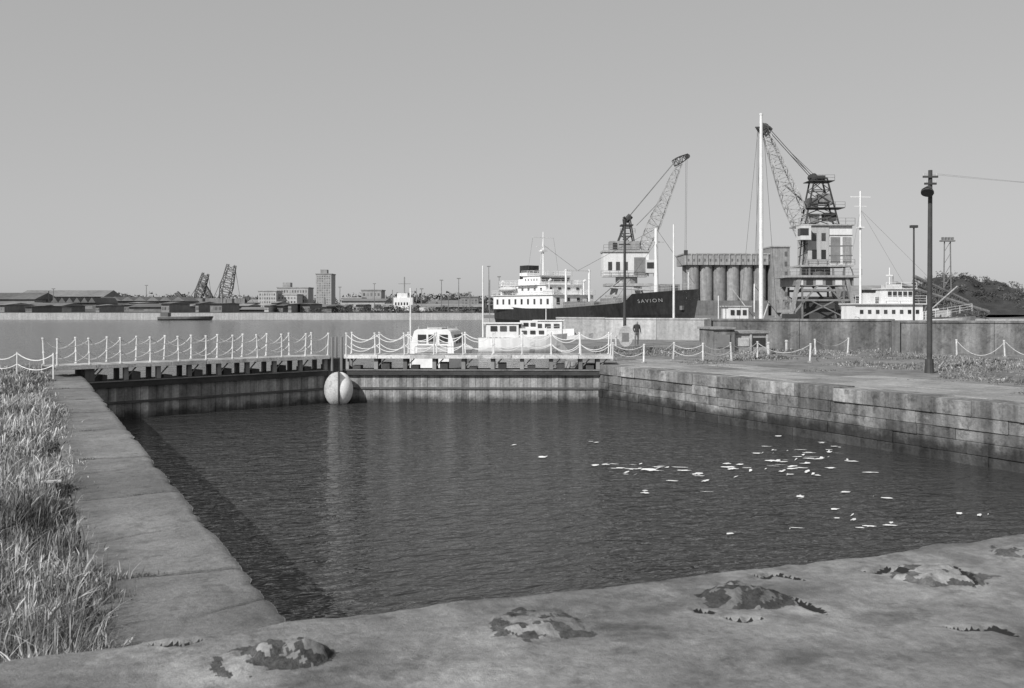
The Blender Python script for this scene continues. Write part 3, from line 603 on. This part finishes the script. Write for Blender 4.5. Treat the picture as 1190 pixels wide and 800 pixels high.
# conveyors
for (x0,y0,x1,y1,dd) in ((1040,334,1178,368,150),(1062,326,1150,355,165)):
    b=VB('coal_conveyor',x0,dd); X=b.X; Zp=b.Zp
    b.lattice((0,0,Zp(y0)),(X(x1),8,Zp(y1)),1.0,1.1,1.0,16,.07,steel,br=.035)
    b.beam((0,0,Zp(y0)+.65),(X(x1),8,Zp(y1)+.65),.35,lsteel,sh=.8)
    for t in (.02,.35,.7):
        p=Vector((0,0,Zp(y0))).lerp(Vector((X(x1),8,Zp(y1))),t)
        for s in (-1.2,1.2): b.beam((p.x+s,p.y,.4),(p.x,p.y,p.z),.11,steel)
    b.finish()
# ---------------------------------------------------------------- mounds
def hillobj(name,px,d,wx,wy,h,nt,ls,seed,mat=leaf,tilt=0.):
    x0,y0=P(px,d); n=70; u_=np.linspace(-1.6,1.6,n); U,Vv=np.meshgrid(u_*wx,u_*wy)
    def hf(a,b_):
        return h*np.exp(-(np.abs(a)/wx)**3-(b_/wy)**2)*(.7+.6*fbm(a/wx*3+5,b_/wy*3+5,seed))*(1-tilt*a/wx)
    hz=hf(U,Vv)
    V=np.stack([U.ravel(),Vv.ravel(),hz.ravel()],1).tolist(); idx=np.arange(n*n).reshape(n,n)
    Fc=np.stack([idx[:-1,:-1],idx[:-1,1:],idx[1:,1:],idx[1:,:-1]],-1).reshape(-1,4).tolist()
    mi=[0]*len(Fc)
    sh=[.8]*len(Fc); r=np.random.default_rng(seed)
    cl=int(nt/60)
    for c in range(cl):
        a=r.uniform(-1.1,1.1)*wx; bb_=r.uniform(-1.0,.4)*wy
        hh=float(hf(np.array([a]),np.array([bb_]))[0])
        R=r.uniform(.8,1.9)*ls*2.0; s_=r.uniform(.5,1.9)
        for k in range(60):
            v=r.normal(size=3); v/=np.linalg.norm(v); v*=R*r.uniform(.6,1.05); p=np.array([a,bb_,hh+R*.4])+v*np.array([1,1,.8])
            t=[p+r.normal(size=3)*ls*.4 for _ in range(3)]; o=len(V); V+= [list(q) for q in t]; Fc.append([o,o+1,o+2]); sh.append(s_*r.uniform(.6,1.4)); mi.append(1)
    me=bpy.data.meshes.new(name); me.from_pydata(V,[],Fc); me.materials.append(MATS[mat]); me.materials.append(MATS[leaf]); me.polygons.foreach_set('material_index',mi); at=me.attributes.new('shade','FLOAT','FACE'); at.data.foreach_set('value',sh)
    o=bpy.data.objects.new(name,me); o.location=(x0,y0,.5); o.rotation_euler=(0,0,-TH); bpy.context.scene.collection.objects.link(o)
hillobj('coal_heap',1128,235,15,18,9.0,7000,.4,3,coal,.35)
hillobj('coal_heap',1215,225,14,14,5.0,4500,.4,8,coal,.1)
# ---------------------------------------------------------------- far left skyline
def shed(px0,px1,d,yb,ye,yr,wall,roof,s=1.,nb=1):
    b=VB('warehouse',(px0+px1)/2,d); X=b.X; Zp=b.Zp; dx=(X(px1)-X(px0))/nb; z0=1.2
    b.box(X(px0),X(px1),0,20,z0,Zp(ye),wall,s)
    for i in range(nb):
        a=X(px0)+dx*i; 
        if nb==1: b.add([(a-.5,-.8,Zp(ye)),(a+dx+.5,-.8,Zp(ye)),(a+dx+.5,10,Zp(yr)),(a-.5,10,Zp(yr)),(a-.5,21,Zp(ye)),(a+dx+.5,21,Zp(ye))],[(0,1,2,3),(3,2,5,4),(0,3,4),(1,5,2)],roof,s)
        else: b.add([(a,-.8,Zp(ye)),(a+dx,-.8,Zp(ye)),(a+dx/2,-.8,Zp(yr)),(a,21,Zp(ye)),(a+dx,21,Zp(ye)),(a+dx/2,21,Zp(yr))],[(0,1,2),(0,2,5,3),(1,4,5,2),(3,5,4)],roof,s)
    n=max(3,int((X(px1)-X(px0))/6)); b.windows(X(px0),X(px1),z0+.5,Zp(ye)-.8,n,1,0,'far_dark_hazed',fx=.5,fz=.6); b.finish()
shed(-120,40,380,362,348,340,farm,fard); shed(20,120,430,362,345,337,fard,farm); shed(60,112,370,362,352,346,fard,fard,1,6); shed(112,215,400,362,350,345,fard,farm,.9,7); shed(150,262,360,362,357,353,farm,fard); shed(-60,70,345,362,356,352,farm,farm,.8); shed(262,300,500,362,352,348,farm,farm,1.2)
shed(345,400,390,362,357,354,farm,farm,.9); shed(397,447,420,362,350,347,farw,farm); shed(446,560,380,362,357,353,fard,farm,1.2); shed(500,560,430,362,353,349,farm,farm); shed(275,345,370,364,360,357,fard,farm,1)
rr_=random.Random(9)
for i in range(34):   # clutter of small sheds, stacks and wagons on the far quay
    px=rr_.uniform(-20,565); d=rr_.uniform(295,420); wpx=rr_.uniform(3,14); top=rr_.uniform(352,359)
    m=rr_.choice((farm,fard,farw,farm)); shed(px,px+wpx,d,362,top,top-rr_.uniform(.5,3),m,rr_.choice((farm,fard)),rr_.uniform(.7,1.4))
for i in range(9):
    px=rr_.uniform(5,560); d=rr_.uniform(330,520); b=VB('factory_chimney',px,d); b.beam((0,0,1),(0,0,b.Zp(rr_.uniform(338,349))),rr_.uniform(.4,.8),farm,10,.35); b.finish()
def block(name,px0,px1,d,yt,mat,nx,nz,s=1.,roof=0):
    b=VB(name,(px0+px1)/2,d); X=b.X; Zp=b.Zp; b.box(X(px0),X(px1),0,14,1.2,Zp(yt),mat,s); b.box(X(px0)-.3,X(px1)+.3,-.3,14.3,Zp(yt)+.01,Zp(yt)+.5,mat,s*.8)
    b.windows(X(px0)+.4,X(px1)-.4,2.5,Zp(yt)-.5,nx,nz,0,'far_dark_hazed',fx=.5,fz=.5)
    if roof: b.box(X(px0)+2,X(px0)+6,4,9,Zp(yt)+.5,Zp(yt)+3,mat,s*.8)
    b.finish()
block('office_building',300,321,500,339,farw,7,4,1.); block('office_building',322,358,520,335,farw,11,4,.85,1); block('office_building',322,345,505,343,farw,6,3,1.1)
block('tower_block',367,385,600,319,farw,6,14,.8,1); block('office_building',420,443,470,338,farw,5,3,.75); block('office_building',397,420,450,347,farw,6,1,1.1)
block('office_building',535,556,420,346,farm,5,3,1.1)
def derr(px,pxt,yt,d,w):
    b=VB('quay_crane',px,d); X=b.X; Zp=b.Zp; b.lattice((0,0,Zp(350)),(X(pxt),0,Zp(yt)),w*.7,w,w*.7,8,.24,fard,br=.16)
    b.box(-w*1.2,w*.9,-2,2,Zp(356),Zp(347),farm); 
    for s in (-1,1): b.beam((s*w,0,1.2),(s*w*.5,0,Zp(352)),.4,fard)
    b.beam((-w,0,Zp(347)),(X(pxt)-w*.6,0,Zp(yt+8)),.15,fard); b.beam((X(pxt)+w*.3,0,Zp(yt)),(X(pxt)+w*.9,0,Zp(352)),.1,fard); b.finish()
derr(229,239,318,420,3.2); derr(260,269,308,420,4.4); derr(246,236,330,440,2.2); derr(212,205,340,440,2); derr(281,290,346,440,2)
b=VB('distant_ship',470,340); X=b.X; Zp=b.Zp; hull(b,16,5,-1,lambda q:2.2+q*.8,white,x0=X(452)); b.box(X(458),X(480),-2,2,2.2,Zp(346),white); b.box(X(462),X(474),-1.6,1.6,Zp(346)+.01,Zp(341),white,.95); b.windows(X(459),X(479),3.2,4.8,6,1,-2,fx=.5,fz=.6); b.beam((X(470),0,Zp(341)),(X(470),0,Zp(322)),.25,farm); b.beam((X(463),0,Zp(330)),(X(477),0,Zp(330)),.12,farm); b.beam((X(484),0,3),(X(484),0,Zp(335)),.15,farm); b.beam((X(456),0,3),(X(456),0,Zp(337)),.15,farm); b.finish()
b=VB('barge',215,275); X=b.X; hull(b,15,4,-1,lambda q:.1+.2*q,fard,x0=X(185)); b.box(X(188),X(197),-1.2,1.2,.2,1.2,fard); b.finish()
for px,yt,d in ((513,326,330),(533,324,320),(546,340,320),(490,336,340),(435,330,400),(170,332,400),(62,336,380),(568,310,330),(580,322,330),(521,343,300),(395,334,400)):
    b=VB('lamp_mast',px,d); b.beam((0,0,1),(0,0,b.Zp(yt)),.18,steel,6,.12); b.box(-.6,.6,-.2,.2,b.Zp(yt)-.1,b.Zp(yt)+.2,steel); b.finish()
hillobj('distant_trees',120,900,170,30,7,9000,2.4,11); hillobj('distant_trees',480,800,90,25,6,7000,2.2,12)
hillobj('distant_trees',20,480,45,8,5,5000,1.3,13); hillobj('quayside_bushes',470,300,26,3,1.2,4000,.5,14)
# ---------------------------------------------------------------- floating scum
fl=[(597,518),(592,507),(630,532),(693,515),(706,541),(720,545),(728,550),(733,546),(745,540),(748,547),(765,545),(768,543),(780,560),(795,548),(750,574),(820,560),(822,573),(845,540),(850,546),(868,545),(890,520),(905,508),(915,525),(900,543),(925,535),(930,545),(935,540),(948,535),(955,515),(945,552),(915,553),(970,520),(985,535),(990,537),(1010,550),(983,573),(930,578),(970,593),(990,600),(992,605),(1035,612),(1010,613),(1115,598),(1138,600),(1030,580),(848,622),(925,615),(860,541),(872,548),(890,546),(908,549),(920,546),(938,549),(760,548),(738,553),(812,552),(965,545),(880,528),(898,524),(692,542),(955,533),(940,534)]
fl+=[(random.gauss(925,42),random.gauss(538,12)) for _ in range(18)]+[(random.gauss(755,34),random.gauss(548,5)) for _ in range(6)]
b=B('floating_scum'); sc_i=0
for px,py in fl:
    d=4.4*F/(py-358); x,y=P(px,d)
    for kk in range(random.choice((1,1,1,2,2))):
        n=13; r=random.uniform(.08,.15)*(1 if kk==0 else .6)*min(1.3,d/20); ph=random.random()*6; el=random.uniform(.6,1)
        ox=random.uniform(-.32,.32)*(kk>0); oy=random.uniform(-.3,.3)*(kk>0); sc_i+=1
        b.add([(x+ox+math.cos(a+ph)*q*r,y+oy+math.sin(a)*q*r*el,-1.775+.0002*(sc_i%50)) for a,q in [(2*math.pi*i/n,random.uniform(.55,1.3)) for i in range(n)]],[tuple(range(n))],foam,random.uniform(.8,1.1))
b.finish()
# ---------------------------------------------------------------- grass
def blades(name,X0,Y0,Z0,H,Wd,S,lean=.35,head=.3,seed=1):
    r=np.random.default_rng(seed); n=len(X0); a=r.uniform(0,2*np.pi,n); la=r.normal(.9,1.2,n); l=np.abs(r.normal(0,lean,n))*H
    hd=r.random(n)<head
    ts=[0,.45,.8,1.0]; ws=[1,.8,.45,.05]
    P_=[]; SHD=[]
    for i,(t,w) in enumerate(zip(ts,ws)):
        cx=X0+np.cos(la)*l*t*t; cy=Y0+np.sin(la)*l*t*t; cz=Z0+H*t*(1-.25*(l/H)*t)
        ww=Wd*w
        if i==2: ww=np.where(hd,Wd*1.5,ww)
        for s in (-1,1): P_.append(np.stack([cx+s*np.cos(a)*ww/2,cy+s*np.sin(a)*ww/2,cz],1)); SHD.append(S*np.where(hd&(t>.7),1.5,1))
    V=np.stack(P_,1).reshape(-1,3); SH=np.clip(np.stack(SHD,1).reshape(-1),0,.55)
    base=np.arange(n)[:,None]*8; q=np.array([[0,1,3,2],[2,3,5,4],[4,5,7,6]])
    Fq=(base[:,:,None]+q[None]).reshape(-1,4)
    me=bpy.data.meshes.new(name); nv=len(V); nf=len(Fq); me.vertices.add(nv); me.vertices.foreach_set('co',V.ravel()); me.loops.add(nf*4); me.loops.foreach_set('vertex_index',Fq.ravel().astype(np.int32)); me.polygons.add(nf); me.polygons.foreach_set('loop_start',np.arange(0,nf*4,4,dtype=np.int32)); me.update(calc_edges=True)
    at=me.attributes.new('shade','FLOAT','POINT'); at.data.foreach_set('value',SH.astype(np.float32)); me.materials.append(MATS['dry_grass'])
    o=bpy.data.objects.new(name,me); bpy.context.scene.collection.objects.link(o); return o
r=rng; N=220000
uu=6.3*np.exp(r.random(N)*math.log(47/6.3)); vis=r.random(N)<.88
nn=np.where(vis,1.3-r.random(N)**.9*(2.3+uu*.03),.9-r.random(N)*6)
edge=.84+.45*(fbm(uu*.55,uu*0+1,40)-.45)+.34*(fbm(uu*2.6,uu*0,41)-.5)+.12*r.normal(size=N)*(r.random(N)<.3)
pt=fbm(nn*1.1,uu*.8,42); den=fbm(nn*4,uu*4,47)
keep=(nn<edge)&(pt*.6+den*.55+r.normal(0,.06,N)>.49); uu=uu[keep]; nn=nn[keep]; pt=pt[keep]; den=den[keep]; n=len(uu)
tall=r.random(n)<.14
Hh=(.05+.26*np.clip((pt-.3)*2.2,0,1)*r.uniform(.4,1.1,n)+.26*tall*r.random(n))*np.clip((edge[keep]-nn)*2+.2,.2,1); Wd=(.0033+.0005*uu)*r.uniform(.6,1.4,n)
S=(.03+.48*np.clip(fbm(nn*1.6+7,uu*1.1,44)-.2,0,1))*r.uniform(.3,1.5,n)*np.where(tall,1.6,1)
blades('dry_grass',nn,uu,np.full(n,-.03),Hh,Wd,S,lean=.6,seed=2)
N=60000; dd=r.uniform(25,62,N); pxx=r.uniform(690,1260,N); xx=(pxx-595)/F*dd; X0=xx*CS+dd*SN; Y0=-xx*SN+dd*CS
m_=fbm(X0*.35,Y0*.35,50)+.3*fbm(X0*1.5,Y0*1.5,51); thr=.68+np.where(X0<26.5,.12,0)-np.clip((dd-46)*.012,0,.18)-np.where((pxx>1090)&(dd<52),.10,0)
keep=(m_>thr)&(X0>24.1); X0=X0[keep];Y0=Y0[keep];dd=dd[keep]; mm=(m_-thr)[keep]; n=len(X0)
blades('weeds',X0,Y0,np.full(n,-.03),(.05+.75*np.clip(mm,0,.45))*r.uniform(.5,1.3,n),.022*r.uniform(.6,1.5,n)+.0004*dd,(.04+.24*fbm(X0*.6,Y0*.6,55))*r.uniform(.4,1.6,n),lean=.8,seed=5)
N=900; k=r.integers(0,9,N); jn=np.array(joints)[k]; cx=np.array([1.0,1.5,.9,1.2,.8,1.4,1.1,.9,1.3])[k]; X0=cx+r.normal(0,.10,N); Y0=jn+r.normal(0,.03,N)
blades('joint_weeds',np.minimum(X0,1.85),Y0,np.full(N,-.01),r.uniform(.01,.05,N),np.full(N,.007),r.uniform(.05,.15,N),lean=.9,seed=6)
b=B('driftwood_plank'); x,y=P(57,14); b.box(x-.16,x+.16,y-.05,y+.05,.14,.17,paintd); b.finish(.005)
# ---------------------------------------------------------------- light
sd=Vector((*W(-.62,-.78),0)).normalized(); el=math.radians(36)
S3=Vector((sd.x*math.cos(el),sd.y*math.cos(el),math.sin(el)))
su=bpy.data.lights.new('sun','SUN'); su.energy=4.4; su.angle=math.radians(.5); su.color=(1,.995,.985)
so=bpy.data.objects.new('sun',su); so.rotation_euler=S3.to_track_quat('Z','Y').to_euler(); so.location=(0,-20,40); bpy.context.scene.collection.objects.link(so)
w=bpy.data.worlds.new('World'); bpy.context.scene.world=w; w.use_nodes=True; nt=w.node_tree; bg=nt.nodes['Background']
sk=nt.nodes.new('ShaderNodeTexSky'); sk.sky_type='NISHITA'; sk.sun_disc=False; sk.sun_elevation=el; sk.sun_rotation=math.atan2(sd.x,sd.y)%(2*math.pi); sk.dust_density=1.0
bw=nt.nodes.new('ShaderNodeRGBToBW'); nt.links.new(sk.outputs[0],bw.inputs[0])
pw=nt.nodes.new('ShaderNodeMath'); pw.operation='POWER'; pw.inputs[1].default_value=.3; nt.links.new(bw.outputs[0],pw.inputs[0])
ml=nt.nodes.new('ShaderNodeMath'); ml.operation='MULTIPLY'; ml.inputs[1].default_value=3.5; nt.links.new(pw.outputs[0],ml.inputs[0])
nt.links.new(ml.outputs[0],bg.inputs[0]); bg.inputs[1].default_value=.09
# ---------------------------------------------------------------- camera
ca=bpy.data.cameras.new('camera'); ca.lens=35; ca.sensor_width=36; ca.shift_y=-42/1190; ca.clip_end=20000; ca.clip_start=.1
ca.dof.use_dof=True; ca.dof.focus_distance=50; ca.dof.aperture_fstop=5.6
co=bpy.data.objects.new('camera',ca); co.location=(0,0,EYE); co.rotation_euler=(math.pi/2,0,-TH); bpy.context.scene.collection.objects.link(co); bpy.context.scene.camera=co
sc=bpy.context.scene; sc.view_settings.view_transform='Standard'; sc.view_settings.look='None'; sc.view_settings.exposure=0
